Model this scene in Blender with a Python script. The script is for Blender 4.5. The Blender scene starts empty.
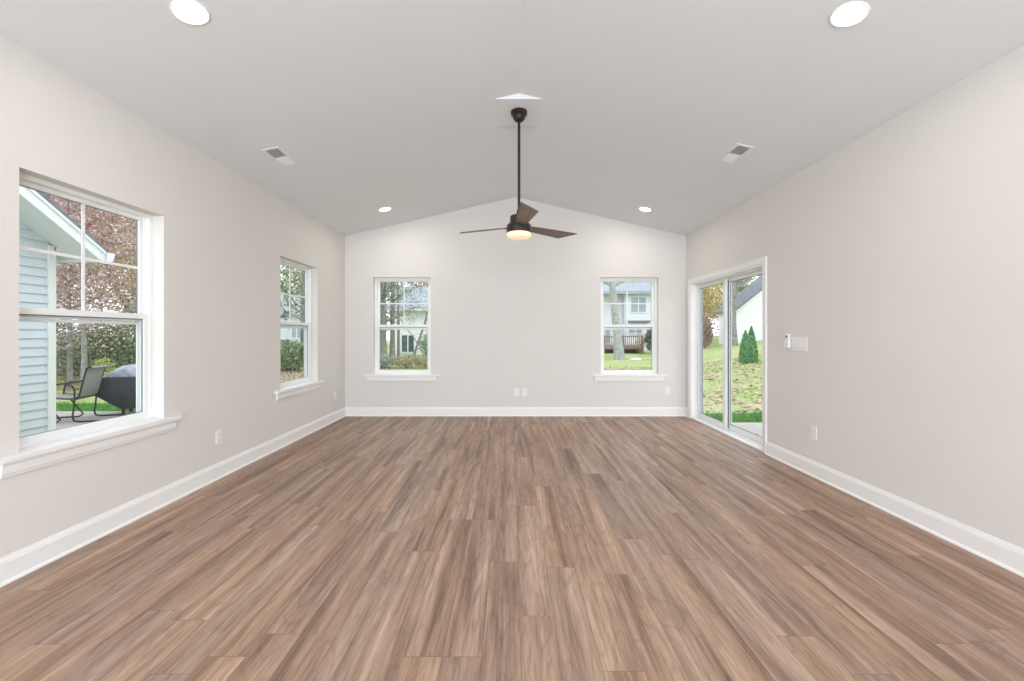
import bpy, bmesh, math, random
from mathutils import Vector, Matrix

S = bpy.context.scene
COL = S.collection
PI = math.pi

# ------------------------------------------------------------------ camera
F = 427.0            # focal length in pixels of the 1024 px wide frame
CAMZ = 1.25
cam_d = bpy.data.cameras.new('camera')
cam = bpy.data.objects.new('camera', cam_d)
COL.objects.link(cam)
cam.location = (0, 0, CAMZ)
cam.rotation_euler = (PI / 2, 0, 0)
cam_d.sensor_fit = 'HORIZONTAL'
cam_d.sensor_width = 36
cam_d.lens = 36 * F / 1024
cam_d.shift_y = -6.5 / 1024
cam_d.clip_start = 0.05
cam_d.clip_end = 400
S.camera = cam

# ------------------------------------------------------------------ exposure
S.view_settings.view_transform = 'Standard'
S.view_settings.look = 'None'
S.view_settings.gamma = 1
S.view_settings.use_curve_mapping = False
S.view_settings.exposure = 0.0

# ------------------------------------------------------------------ world: bright overcast sky
W = bpy.data.worlds.new('overcast'); S.world = W; W.use_nodes = True
nt = W.node_tree; nt.nodes.clear()
wo = nt.nodes.new('ShaderNodeOutputWorld'); wb = nt.nodes.new('ShaderNodeBackground')
tc = nt.nodes.new('ShaderNodeTexCoord'); ns = nt.nodes.new('ShaderNodeTexNoise')
ns.inputs['Scale'].default_value = 2.5; ns.inputs['Detail'].default_value = 5
cr = nt.nodes.new('ShaderNodeValToRGB')
cr.color_ramp.elements[0].position = 0.35; cr.color_ramp.elements[0].color = (.84, .89, .97, 1)
cr.color_ramp.elements[1].position = 0.65; cr.color_ramp.elements[1].color = (.98, .985, 1, 1)
nt.links.new(tc.outputs['Generated'], ns.inputs['Vector'])
nt.links.new(ns.outputs['Fac'], cr.inputs['Fac'])
nt.links.new(cr.outputs['Color'], wb.inputs['Color'])
wb.inputs['Strength'].default_value = 2.2
nt.links.new(wb.outputs[0], wo.inputs[0])

# ------------------------------------------------------------------ area lights; the unseen rear one is added to fill the room
def area(name, loc, rot, sx, sy, power, color=(1, 1, 1), parent=None, shape='RECTANGLE', spread=PI):
    d = bpy.data.lights.new(name, 'AREA'); d.shape = shape; d.size = sx
    if shape == 'RECTANGLE': d.size_y = sy
    d.energy = power; d.color = color; d.spread = spread
    o = bpy.data.objects.new(name, d); COL.objects.link(o); o.location = loc; o.rotation_euler = rot
    if parent: o.parent = parent
    return o
REAR = -3.4
area('daylight_rear_opening', (0.05, REAR + .25, 1.35), (PI / 2 + .30, 0, 0), 4.6, 2.4, 306, (.90, .97, 1.07))
DOWNLIGHT_W = 7

# ------------------------------------------------------------------ materials
def _mat(name):
    m = bpy.data.materials.new(name); m.use_nodes = True
    return m, m.node_tree, m.node_tree.nodes['Principled BSDF']
def mat(name, col, rough=.6, metal=0, noise=0, nscale=20, bump=0, bscale=200, spec=.5):
    m, t, b = _mat(name)
    b.inputs['Roughness'].default_value = rough; b.inputs['Metallic'].default_value = metal
    b.inputs['Specular IOR Level'].default_value = spec
    tcn = t.nodes.new('ShaderNodeTexCoord')
    n = t.nodes.new('ShaderNodeTexNoise'); n.inputs['Scale'].default_value = nscale; n.inputs['Detail'].default_value = 4
    t.links.new(tcn.outputs['Object'], n.inputs['Vector'])
    r = t.nodes.new('ShaderNodeValToRGB')
    k = noise
    r.color_ramp.elements[0].position = .3; r.color_ramp.elements[1].position = .7
    r.color_ramp.elements[0].color = (*[c * (1 - k) for c in col], 1)
    r.color_ramp.elements[1].color = (*[min(1, c * (1 + k)) for c in col], 1)
    t.links.new(n.outputs['Fac'], r.inputs['Fac']); t.links.new(r.outputs['Color'], b.inputs['Base Color'])
    if bump:
        n2 = t.nodes.new('ShaderNodeTexNoise'); n2.inputs['Scale'].default_value = bscale
        t.links.new(tcn.outputs['Object'], n2.inputs['Vector'])
        bp = t.nodes.new('ShaderNodeBump'); bp.inputs['Strength'].default_value = bump; bp.inputs['Distance'].default_value = .002
        t.links.new(n2.outputs['Fac'], bp.inputs['Height']); t.links.new(bp.outputs[0], b.inputs['Normal'])
    return m
def ramp_mat(name, stops, src='island', scale=3, rough=.8, translucent=0):
    """colour picked per loose piece (leaf) or by noise"""
    m, t, b = _mat(name)
    b.inputs['Roughness'].default_value = rough; b.inputs['Specular IOR Level'].default_value = .2
    r = t.nodes.new('ShaderNodeValToRGB'); els = r.color_ramp.elements
    while len(els) < len(stops): els.new(.5)
    for e, (p, c) in zip(els, stops): e.position = p; e.color = (*c, 1)
    if src == 'island':
        g = t.nodes.new('ShaderNodeNewGeometry'); t.links.new(g.outputs['Random Per Island'], r.inputs['Fac'])
    else:
        tcn = t.nodes.new('ShaderNodeTexCoord'); n = t.nodes.new('ShaderNodeTexNoise')
        n.inputs['Scale'].default_value = scale; n.inputs['Detail'].default_value = 8; n.inputs['Roughness'].default_value = .65
        t.links.new(tcn.outputs['Object'], n.inputs['Vector']); t.links.new(n.outputs['Fac'], r.inputs['Fac'])
    t.links.new(r.outputs['Color'], b.inputs['Base Color'])
    if translucent:
        tr = t.nodes.new('ShaderNodeBsdfTranslucent'); mx = t.nodes.new('ShaderNodeMixShader'); mx.inputs[0].default_value = translucent
        t.links.new(r.outputs['Color'], tr.inputs['Color'])
        t.links.new(b.outputs[0], mx.inputs[1]); t.links.new(tr.outputs[0], mx.inputs[2])
        t.links.new(mx.outputs[0], t.nodes['Material Output'].inputs['Surface'])
    return m
def emit(name, col, s):
    m, t, b = _mat(name)
    b.inputs['Base Color'].default_value = (*col, 1); b.inputs['Emission Color'].default_value = (*col, 1)
    b.inputs['Emission Strength'].default_value = s
    return m
def glass_mat(name, tint, refl=.06):
    m, t, b = _mat(name); t.nodes.remove(b)
    tr = t.nodes.new('ShaderNodeBsdfTransparent'); tr.inputs['Color'].default_value = (*tint, 1)
    gl = t.nodes.new('ShaderNodeBsdfGlossy'); gl.inputs['Roughness'].default_value = .02
    fr = t.nodes.new('ShaderNodeFresnel'); fr.inputs['IOR'].default_value = 1.35
    mx = t.nodes.new('ShaderNodeMixShader')
    gm = t.nodes.new('ShaderNodeNewGeometry'); mu = t.nodes.new('ShaderNodeMath'); mu.operation = 'MULTIPLY'
    sb = t.nodes.new('ShaderNodeMath'); sb.operation = 'SUBTRACT'; sb.inputs[0].default_value = 1
    t.links.new(gm.outputs['Backfacing'], sb.inputs[1]); t.links.new(sb.outputs[0], mu.inputs[0]); t.links.new(fr.outputs[0], mu.inputs[1])
    t.links.new(mu.outputs[0], mx.inputs[0]); t.links.new(tr.outputs[0], mx.inputs[1]); t.links.new(gl.outputs[0], mx.inputs[2])
    t.links.new(mx.outputs[0], t.nodes['Material Output'].inputs['Surface'])
    return m

M = {}
M['wall'] = mat('wall_paint', (.715, .686, .654), .85, bump=.15, bscale=300, noise=.01, nscale=2, spec=.2)
M['ceiling'] = mat('ceiling_paint', (.768, .79, .81), .9, noise=.01, nscale=2, bump=.1, bscale=300, spec=.2)
M['trim'] = mat('trim_paint', (.84, .83, .81), .4, noise=.01)
M['vinyl'] = mat('white_vinyl', (.86, .865, .86), .35, noise=.01)
M['gasket'] = mat('grey_gasket', (.20, .235, .25), .6, noise=.05)
M['plastic'] = mat('white_plastic', (.82, .81, .79), .35, noise=.01)
M['plastic_dark'] = mat('grey_slot', (.12, .11, .10), .5)
M['button'] = mat('brown_button', (.17, .14, .12), .5)
M['bronze'] = mat('dark_bronze', (.045, .038, .034), .38, .6, noise=.1, nscale=30)
M['blade'] = None
M['glass'] = glass_mat('window_glass', (.976, .990, .994))
M['glass_door'] = glass_mat('door_glass', (.99, .998, .997))
M['grille'] = mat('vent_metal', (.80, .80, .80), .45, noise=.01)
M['vent_dark'] = mat('vent_throat', (.33, .33, .34), .8)
M['lamp_white'] = mat('lamp_trim', (.86, .85, .83), .4)
M['lens'] = emit('lamp_lens', (1, .97, .92), 3.0)
M['lens_far'] = M['lens']
M['fan_glass'] = emit('fan_lens', (1, .76, .52), .5)
M['siding'] = mat('pale_siding', (.67, .73, .80), .5, noise=.02, nscale=5)
M['soffit'] = mat('white_soffit', (.86, .88, .90), .6, noise=.01)
M['white_ext'] = mat('white_exterior', (.86, .88, .91), .6, noise=.02, nscale=4)
M['shingle'] = mat('grey_shingle', (.20, .22, .25), .9, noise=.25, nscale=9)
M['shingle_pale'] = mat('pale_shingle', (.36, .40, .45), .9, noise=.15, nscale=5)
M['concrete'] = mat('patio_concrete', (.42, .41, .39), .85, noise=.10, nscale=3, bump=.2, bscale=60)
M['sling'] = mat('sling_fabric', (.25, .28, .24), .8, noise=.08, nscale=60)
M['chair_metal'] = mat('brown_steel', (.055, .05, .045), .4, .5, noise=.1)
M['cover'] = mat('black_cover', (.045, .05, .055), .6, noise=.25, nscale=8, bump=.6, bscale=14)
M['cover_top'] = mat('grey_cover_top', (.32, .36, .40), .5, noise=.35, nscale=9, bump=.8, bscale=16)
M['darkwin'] = mat('dark_pane', (.10, .14, .16), .15, noise=.2, nscale=3)
M['bluewin'] = mat('blue_pane', (.36, .45, .52), .2, noise=.1, nscale=3)
M['deckwood'] = mat('red_brown_deck', (.30, .20, .18), .8, noise=.15, nscale=12)
M['deckskirt'] = mat('dark_skirt', (.05, .06, .055), .9, noise=.2)
M['stone'] = mat('pale_stone', (.75, .76, .72), .8, noise=.1)
M['bark'] = mat('grey_bark', (.25, .24, .23), .95, noise=.35, nscale=7, bump=1, bscale=25)
M['bark_pale'] = mat('pale_bark', (.38, .39, .39), .95, noise=.28, nscale=7, bump=1, bscale=25)
M['leaf_red'] = ramp_mat('red_leaves', [(0, (.38, .18, .20)), (.25, (.60, .36, .40)), (.5, (.74, .56, .60)), (.7, (.62, .50, .44)), (.85, (.42, .46, .34)), (1, (.84, .80, .86))], translucent=.3)
M['leaf_green'] = ramp_mat('green_leaves', [(0, (.14, .21, .13)), (.4, (.27, .37, .22)), (.75, (.44, .52, .34)), (1, (.60, .62, .48))], translucent=.3)
M['leaf_dark'] = ramp_mat('dark_leaves', [(0, (.07, .12, .09)), (.5, (.18, .26, .19)), (1, (.36, .43, .34))], translucent=.2)
M['leaf_yellow'] = ramp_mat('yellow_leaves', [(0, (.50, .38, .14)), (.4, (.72, .58, .24)), (.8, (.80, .70, .42)), (1, (.45, .42, .22))], translucent=.3)
M['leaf_brown'] = ramp_mat('brown_leaves', [(0, (.24, .13, .10)), (.5, (.42, .28, .22)), (1, (.58, .44, .32))], translucent=.2)
M['leaf_grey'] = ramp_mat('grey_green_leaves', [(0, (.20, .24, .21)), (.5, (.40, .44, .38)), (1, (.62, .65, .58))], translucent=.3)
M['leaf_straw'] = ramp_mat('straw_leaves', [(0, (.24, .24, .15)), (.5, (.46, .42, .28)), (1, (.62, .58, .42))], translucent=.3)
M['leaf_lime'] = ramp_mat('lime_leaves', [(0, (.34, .44, .12)), (.5, (.54, .64, .22)), (1, (.72, .76, .40))], translucent=.3)
M['leaf_arbor'] = ramp_mat('arborvitae_leaves', [(0, (.09, .26, .11)), (.5, (.17, .42, .19)), (1, (.32, .54, .30))], translucent=.1)
M['litter'] = ramp_mat('fallen_leaves', [(0, (.22, .12, .09)), (.5, (.42, .27, .20)), (.8, (.58, .42, .34)), (1, (.68, .60, .50))])
M['grass_blade'] = ramp_mat('grass_blades', [(0, (.08, .24, .05)), (.6, (.14, .38, .09)), (1, (.26, .48, .15))], translucent=.3)

# lawn
m, t, b = _mat('lawn'); M['lawn'] = m
b.inputs['Roughness'].default_value = .95; b.inputs['Specular IOR Level'].default_value = .1
tcn = t.nodes.new('ShaderNodeTexCoord')
n1 = t.nodes.new('ShaderNodeTexNoise'); n1.inputs['Scale'].default_value = .55; n1.inputs['Detail'].default_value = 7; n1.inputs['Roughness'].default_value = .7
n2 = t.nodes.new('ShaderNodeTexNoise'); n2.inputs['Scale'].default_value = 14; n2.inputs['Detail'].default_value = 5
for n in (n1, n2): t.links.new(tcn.outputs['Object'], n.inputs['Vector'])
r1 = t.nodes.new('ShaderNodeValToRGB'); e = r1.color_ramp.elements
e[0].position = .35; e[0].color = (.24, .35, .11, 1); e[1].position = .62; e[1].color = (.46, .43, .27, 1)
k = e.new(.48); k.color = (.36, .46, .17, 1)
r2 = t.nodes.new('ShaderNodeValToRGB'); e = r2.color_ramp.elements
e[0].position = .35; e[0].color = (.75, .75, .75, 1); e[1].position = .65; e[1].color = (1.15, 1.15, 1.15, 1)
mx = t.nodes.new('ShaderNodeMix'); mx.data_type = 'RGBA'; mx.blend_type = 'MULTIPLY'; mx.inputs[0].default_value = 1
t.links.new(n1.outputs['Fac'], r1.inputs['Fac']); t.links.new(n2.outputs['Fac'], r2.inputs['Fac'])
t.links.new(r1.outputs['Color'], mx.inputs[6]); t.links.new(r2.outputs['Color'], mx.inputs[7]); t.links.new(mx.outputs[2], b.inputs['Base Color'])

# wood grain helper -------------------------------------------------
def math_node(t, op, a, b_=None, c=None):
    n = t.nodes.new('ShaderNodeMath'); n.operation = op
    for i, v in enumerate((a, b_, c)):
        if v is None: continue
        if isinstance(v, (int, float)): n.inputs[i].default_value = v
        else: t.links.new(v, n.inputs[i])
    return n.outputs[0]
def mix_col(t, fac, a, b_, mode='MIX'):
    n = t.nodes.new('ShaderNodeMix'); n.data_type = 'RGBA'; n.blend_type = mode
    if isinstance(fac, (int, float)): n.inputs[0].default_value = fac
    else: t.links.new(fac, n.inputs[0])
    for i, v in ((6, a), (7, b_)):
        if isinstance(v, tuple): n.inputs[i].default_value = (*v, 1)
        else: t.links.new(v, n.inputs[i])
    return n.outputs[2]
PW, PL = .152, 1.22
m, t, b = _mat('plank_floor'); M['floor'] = m
geo = t.nodes.new('ShaderNodeNewGeometry'); sp = t.nodes.new('ShaderNodeSeparateXYZ'); t.links.new(geo.outputs['Position'], sp.inputs[0])
X, Y = sp.outputs[0], sp.outputs[1]
px = math_node(t, 'DIVIDE', math_node(t, 'ADD', X, 20.03), PW)
ix = math_node(t, 'FLOOR', px); fx = math_node(t, 'FRACT', px)
wn = t.nodes.new('ShaderNodeTexWhiteNoise'); wn.noise_dimensions = '1D'; t.links.new(ix, wn.inputs['W'])
py = math_node(t, 'ADD', math_node(t, 'DIVIDE', math_node(t, 'ADD', Y, 20), PL), wn.outputs['Value'])
iy = math_node(t, 'FLOOR', py); fy = math_node(t, 'FRACT', py)
cb = t.nodes.new('ShaderNodeCombineXYZ'); t.links.new(ix, cb.inputs[0]); t.links.new(iy, cb.inputs[1])
wn2 = t.nodes.new('ShaderNodeTexWhiteNoise'); wn2.noise_dimensions = '3D'; t.links.new(cb.outputs[0], wn2.inputs['Vector'])
rnd = wn2.outputs['Value']
spc = t.nodes.new('ShaderNodeSeparateColor'); t.links.new(wn2.outputs['Color'], spc.inputs[0])
# grain coordinates: squeezed along the plank, shifted for each plank
gx = math_node(t, 'ADD', math_node(t, 'MULTIPLY', X, 1.0), math_node(t, 'MULTIPLY', rnd, 37))
gy = math_node(t, 'ADD', math_node(t, 'MULTIPLY', Y, .045), math_node(t, 'MULTIPLY', spc.outputs[1], 19))
cg = t.nodes.new('ShaderNodeCombineXYZ'); t.links.new(gx, cg.inputs[0]); t.links.new(gy, cg.inputs[1])
def noise(scale, det, dist=0, vec=cg, rough=.6):
    n = t.nodes.new('ShaderNodeTexNoise'); n.inputs['Scale'].default_value = scale; n.inputs['Detail'].default_value = det
    n.inputs['Distortion'].default_value = dist; n.inputs['Roughness'].default_value = rough
    t.links.new(vec.outputs[0], n.inputs['Vector']); return n.outputs['Fac']
broad = noise(13, 4, .4)          # broad dark/light bands within a plank
fine = noise(95, 6, .15, rough=.75) # fine pores
# cathedral rings: less squeezed, feeds a wave
cg2 = t.nodes.new('ShaderNodeCombineXYZ'); t.links.new(gx, cg2.inputs[0])
t.links.new(math_node(t, 'ADD', math_node(t, 'MULTIPLY', Y, .22), math_node(t, 'MULTIPLY', spc.outputs[2], 23)), cg2.inputs[1])
ring = math_node(t, 'FRACT', math_node(t, 'MULTIPLY', noise(4.0, 2, .2, cg2), 11))
ring = math_node(t, 'ABSOLUTE', math_node(t, 'SUBTRACT', ring, .5))
rb = t.nodes.new('ShaderNodeValToRGB'); e = rb.color_ramp.elements
e[0].position = .30; e[0].color = (.178, .112, .078, 1)
e[1].position = .72; e[1].color = (.57, .41, .305, 1)
k = e.new(.45); k.color = (.335, .220, .158, 1)
k = e.new(.56); k.color = (.43, .297, .215, 1)
t.links.new(broad, rb.inputs['Fac'])
c1 = rb.outputs['Color']
# warm or grey plank tone
tone = t.nodes.new('ShaderNodeValToRGB'); e = tone.color_ramp.elements
e[0].position = 0; e[0].color = (.91, .91, .93, 1); e[1].position = 1; e[1].color = (1.08, 1.03, .97, 1)
k = e.new(.35); k.color = (1.0, 1.0, 1.02, 1); k = e.new(.7); k.color = (.94, .90, .86, 1)
t.links.new(rnd, tone.inputs['Fac'])
c2 = mix_col(t, 1, c1, tone.outputs['Color'], 'MULTIPLY')
fr = t.nodes.new('ShaderNodeValToRGB'); e = fr.color_ramp.elements
e[0].position = .32; e[0].color = (.56, .54, .53, 1); e[1].position = .62; e[1].color = (1.08, 1.08, 1.08, 1)
t.links.new(fine, fr.inputs['Fac'])
c3 = mix_col(t, .85, c2, fr.outputs['Color'], 'MULTIPLY')
rr = t.nodes.new('ShaderNodeValToRGB'); e = rr.color_ramp.elements
e[0].position = 0; e[0].color = (.80, .78, .77, 1); e[1].position = .16; e[1].color = (1.02, 1.02, 1.02, 1)
t.links.new(ring, rr.inputs['Fac'])
c4 = mix_col(t, .7, c3, rr.outputs['Color'], 'MULTIPLY')
# seams
ex = math_node(t, 'LESS_THAN', math_node(t, 'MINIMUM', fx, math_node(t, 'SUBTRACT', 1, fx)), .011)
ey = math_node(t, 'LESS_THAN', math_node(t, 'MINIMUM', fy, math_node(t, 'SUBTRACT', 1, fy)), .0016)
seam = math_node(t, 'MAXIMUM', ex, ey)
c5 = mix_col(t, math_node(t, 'MULTIPLY', seam, .42), c4, (.10, .065, .05))
t.links.new(c5, b.inputs['Base Color'])
b.inputs['Roughness'].default_value = .45; b.inputs['Specular IOR Level'].default_value = .33
bp = t.nodes.new('ShaderNodeBump'); bp.inputs['Strength'].default_value = .25; bp.inputs['Distance'].default_value = .001
t.links.new(fine, bp.inputs['Height']); t.links.new(bp.outputs[0], b.inputs['Normal'])

# fan blade wood (grain along local x)
m, t, b = _mat('walnut_blade'); M['blade'] = m
tcn = t.nodes.new('ShaderNodeTexCoord'); mp = t.nodes.new('ShaderNodeMapping'); mp.inputs['Scale'].default_value = (2, 40, 2)
n = t.nodes.new('ShaderNodeTexNoise'); n.inputs['Scale'].default_value = 1.5; n.inputs['Detail'].default_value = 4
t.links.new(tcn.outputs['Object'], mp.inputs[0]); t.links.new(mp.outputs[0], n.inputs['Vector'])
r = t.nodes.new('ShaderNodeValToRGB'); e = r.color_ramp.elements
e[0].position = .3; e[0].color = (.11, .080, .066, 1); e[1].position = .7; e[1].color = (.27, .21, .175, 1)
t.links.new(n.outputs['Fac'], r.inputs['Fac']); t.links.new(r.outputs['Color'], b.inputs['Base Color']); b.inputs['Roughness'].default_value = .5

# ------------------------------------------------------------------ mesh helpers
class MB:
    def __init__(s): s.v = []; s.f = []
    def add(s, vs, fs):
        o = len(s.v); s.v += [tuple(v) for v in vs]; s.f += [tuple(i + o for i in f) for f in fs]; return s
    def box(s, x0, x1, y0, y1, z0, z1, mtx=None):
        vs = [Vector((x, y, z)) for z in (z0, z1) for (x, y) in ((x0, y0), (x1, y0), (x1, y1), (x0, y1))]
        if mtx: vs = [mtx @ v for v in vs]
        return s.add(vs, [(3, 2, 1, 0), (4, 5, 6, 7), (0, 1, 5, 4), (1, 2, 6, 5), (2, 3, 7, 6), (3, 0, 4, 7)])
    def prism(s, poly, axis, a, b):
        """poly of 2D points extruded along axis from a to b (ccw seen from +axis)"""
        def P(u, v, w):
            return {'x': (w, u, v), 'y': (u, w, v), 'z': (u, v, w)}[axis]
        n = len(poly)
        vs = [P(u, v, a) for u, v in poly] + [P(u, v, b) for u, v in poly]
        fs = [tuple(range(n))[::-1], tuple(range(n, 2 * n))] + [(i, (i + 1) % n, n + (i + 1) % n, n + i) for i in range(n)]
        return s.add(vs, fs)
    def tube(s, pts, rad, n=8, closed=False, cap=True):
        pts = [Vector(p) for p in pts]; rads = rad if isinstance(rad, (list, tuple)) else [rad] * len(pts)
        rings = []; up = None
        for i, p in enumerate(pts):
            if i == 0: d = pts[1] - p
            elif i == len(pts) - 1: d = p - pts[i - 1]
            else: d = (pts[i + 1] - p).normalized() + (p - pts[i - 1]).normalized()
            d = d.normalized() if d.length > 1e-6 else Vector((0, 0, 1))
            if up is None:
                up = Vector((0, 0, 1)) if abs(d.z) < .9 else Vector((1, 0, 0))
            a = d.cross(up)
            if a.length < 1e-4: up = Vector((0, 1, 0)); a = d.cross(up)
            a.normalize(); bb = a.cross(d).normalized(); up = bb
            rings.append([p + (a * math.cos(2 * PI * k / n) + bb * math.sin(2 * PI * k / n)) * rads[i] for k in range(n)])
        vs = [v for r_ in rings for v in r_]; fs = []
        for i in range(len(pts) - 1):
            for k in range(n):
                fs.append((i * n + k, i * n + (k + 1) % n, (i + 1) * n + (k + 1) % n, (i + 1) * n + k))
        if cap: fs.append(tuple(range(n))[::-1]); fs.append(tuple((len(pts) - 1) * n + k for k in range(n)))
        return s.add(vs, fs)
    def lathe(s, prof, n=32, c=(0, 0, 0)):
        vs = []; fs = []
        for r_, z in prof:
            for k in range(n): vs.append((c[0] + r_ * math.cos(2 * PI * k / n), c[1] + r_ * math.sin(2 * PI * k / n), c[2] + z))
        for i in range(len(prof) - 1):
            for k in range(n): fs.append((i * n + k, i * n + (k + 1) % n, (i + 1) * n + (k + 1) % n, (i + 1) * n + k))
        fs.append(tuple(range(n))[::-1]); fs.append(tuple((len(prof) - 1) * n + k for k in range(n)))
        return s.add(vs, fs)
    def xf(s, mtx): s.v = [tuple(mtx @ Vector(v)) for v in s.v]; return s
    def build(s, name, m, parent=None, smooth=False, bevel=0, fix=True):
        me = bpy.data.meshes.new(name); me.from_pydata(s.v, [], s.f)
        if fix:
            bm = bmesh.new(); bm.from_mesh(me); bmesh.ops.recalc_face_normals(bm, faces=bm.faces); bm.to_mesh(me); bm.free()
        me.materials.append(m)
        if smooth:
            for p in me.polygons: p.use_smooth = True
            me.set_sharp_from_angle(angle=math.radians(40))
        o = bpy.data.objects.new(name, me); COL.objects.link(o)
        if parent: o.parent = parent
        if bevel:
            bv = o.modifiers.new('bevel', 'BEVEL'); bv.width = bevel; bv.segments = 2; bv.limit_method = 'ANGLE'
        return o
def tag(o, label=None, cat=None, group=None, kind=None):
    for k_, v in (('label', label), ('category', cat), ('group', group), ('kind', kind)):
        if v: o[k_] = v
    return o
def empty(name, loc=(0, 0, 0), rz=0, rot=None):
    o = bpy.data.objects.new(name, None); COL.objects.link(o); o.location = loc
    o.rotation_euler = rot if rot else (0, 0, rz); o.empty_display_size = .1
    return o
def copy_tree(o, parent=None):
    c = o.copy(); COL.objects.link(c); c.parent = parent
    for ch in o.children: copy_tree(ch, c)
    return c

# ------------------------------------------------------------------ room
XL, XR, YB = -2.542, 2.648, 6.50
XM, RIDGE, SL = 0.06, 3.335, .228
T = .17
def ceil_z(x): return RIDGE - SL * abs(x - XM)
def grid_wall(axis, p0, p1, a0, a1, z0, z1, holes):
    """solid wall with rectangular openings (a0,a1,z0,z1)"""
    mb = MB()
    as_ = sorted({a0, a1, *[h[0] for h in holes], *[h[1] for h in holes]})
    for i in range(len(as_) - 1):
        u0, u1 = as_[i], as_[i + 1]
        hs = sorted([(h[2], h[3]) for h in holes if h[0] <= u0 and h[1] >= u1])
        z = z0
        spans = []
        for h0, h1 in hs:
            if h0 > z: spans.append((z, h0))
            z = h1
        if z < z1: spans.append((z, z1))
        for s0, s1 in spans:
            if axis == 'x': mb.box(p0, p1, u0, u1, s0, s1)     # wall plane of constant x
            else: mb.box(u0, u1, p0, p1, s0, s1)
    return mb
WZ0, WZ1 = .63, 2.112
W1 = (2.203, 3.118); W2 = (4.688, 5.585)
B1 = (-2.113, -1.235); B2 = (1.349, 2.230)
DR = (4.490, 6.330); DZ = 2.0
EAVE_L, EAVE_R = ceil_z(XL), ceil_z(XR)
grid_wall('x', XL - T, XL, REAR - T, YB, -.1, EAVE_L, [(W1[0], W1[1], WZ0, WZ1), (W2[0], W2[1], WZ0, WZ1)]).build('wall_left', M['wall'])
grid_wall('x', XR, XR + T, REAR - T, YB, -.1, EAVE_R, [(DR[0], DR[1], 0, DZ)]).build('wall_right', M['wall'])
wbk = grid_wall('y', YB, YB + T, XL - T, XR + T, -.1, EAVE_L, [(B1[0], B1[1], WZ0, WZ1), (B2[0], B2[1], WZ0, WZ1)])
wbk.prism([(XL - T, EAVE_L), (XR + T, EAVE_L), (XR + .01, EAVE_R), (XM, RIDGE + .01), (XL - .01, EAVE_L + .001)], 'y', YB, YB + T)
wbk.build('wall_back', M['wall'])
wr = grid_wall('y', REAR - T, REAR, XL, XR, -.1, EAVE_L, [(-2.3, 2.4, 0, 2.55)])
wr.prism([(XL, EAVE_L), (XR, EAVE_L), (XM, RIDGE + .01)], 'y', REAR - T, REAR)
wr.build('wall_rear', M['wall'])
for n_ in ('wall_left', 'wall_right', 'wall_back', 'wall_rear'): tag(bpy.data.objects[n_], kind='structure')
fl = MB().box(XL - .02, XR + .02, REAR - T, YB + .02, -.12, 0)
tag(fl.build('floor', M['floor']), kind='structure')
cl = MB()
xa, xb = XL - .35, XR + .35
cl.prism([(xa, ceil_z(xa)), (XM, RIDGE), (xb, ceil_z(xb)), (xb, ceil_z(xb) + .12), (XM, RIDGE + .12), (xa, ceil_z(xa) + .12)], 'y', REAR - .3, YB + .4)
tag(cl.build('ceiling', M['ceiling']), kind='structure')
# sole plate of the sliding door
tag(MB().box(XR, XR + T + .03, DR[0], DR[1], -.1, -.001).build('trim_2', M['trim']), kind='structure')

# flat mounting block on the ridge for the fan
BZ = CAMZ + 2.036
mb = MB(); hw = (RIDGE - BZ) / SL
mb.prism([(XM - hw, BZ), (XM + hw, BZ), (XM, RIDGE - .0005)], 'y', 3.70, 4.19)
tag(mb.build('trim_1', M['ceiling']), kind='structure')

# baseboards (profile: a = out of the wall, z)
PROF = [(0, 0), (.024, 0), (.0235, .008), (.020, .014), (.014, .019), (.014, .108), (.011, .114), (.011, .119), (.006, .128), (.006, .134), (.003, .138), (0, .138)]
def baseboard(name, side, a0, a1):
    mb = MB()
    if side == 'left': mb.prism([(XL + u, z) for u, z in PROF], 'y', a0, a1)
    if side == 'right': mb.prism([(XR - u, z) for u, z in PROF], 'y', a0, a1)
    if side == 'back': mb.prism([(YB - u, z) for u, z in PROF], 'x', a0, a1)
    tag(mb.build(name, M['trim'], bevel=.001), kind='structure')
baseboard('baseboard_left', 'left', REAR, YB)
baseboard('baseboard_back', 'back', XL + .014, XR - .014)
baseboard('baseboard_right', 'right', REAR, DR[0] - .062)
baseboard('baseboard_right.001', 'right', DR[1] + .062, YB)

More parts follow.
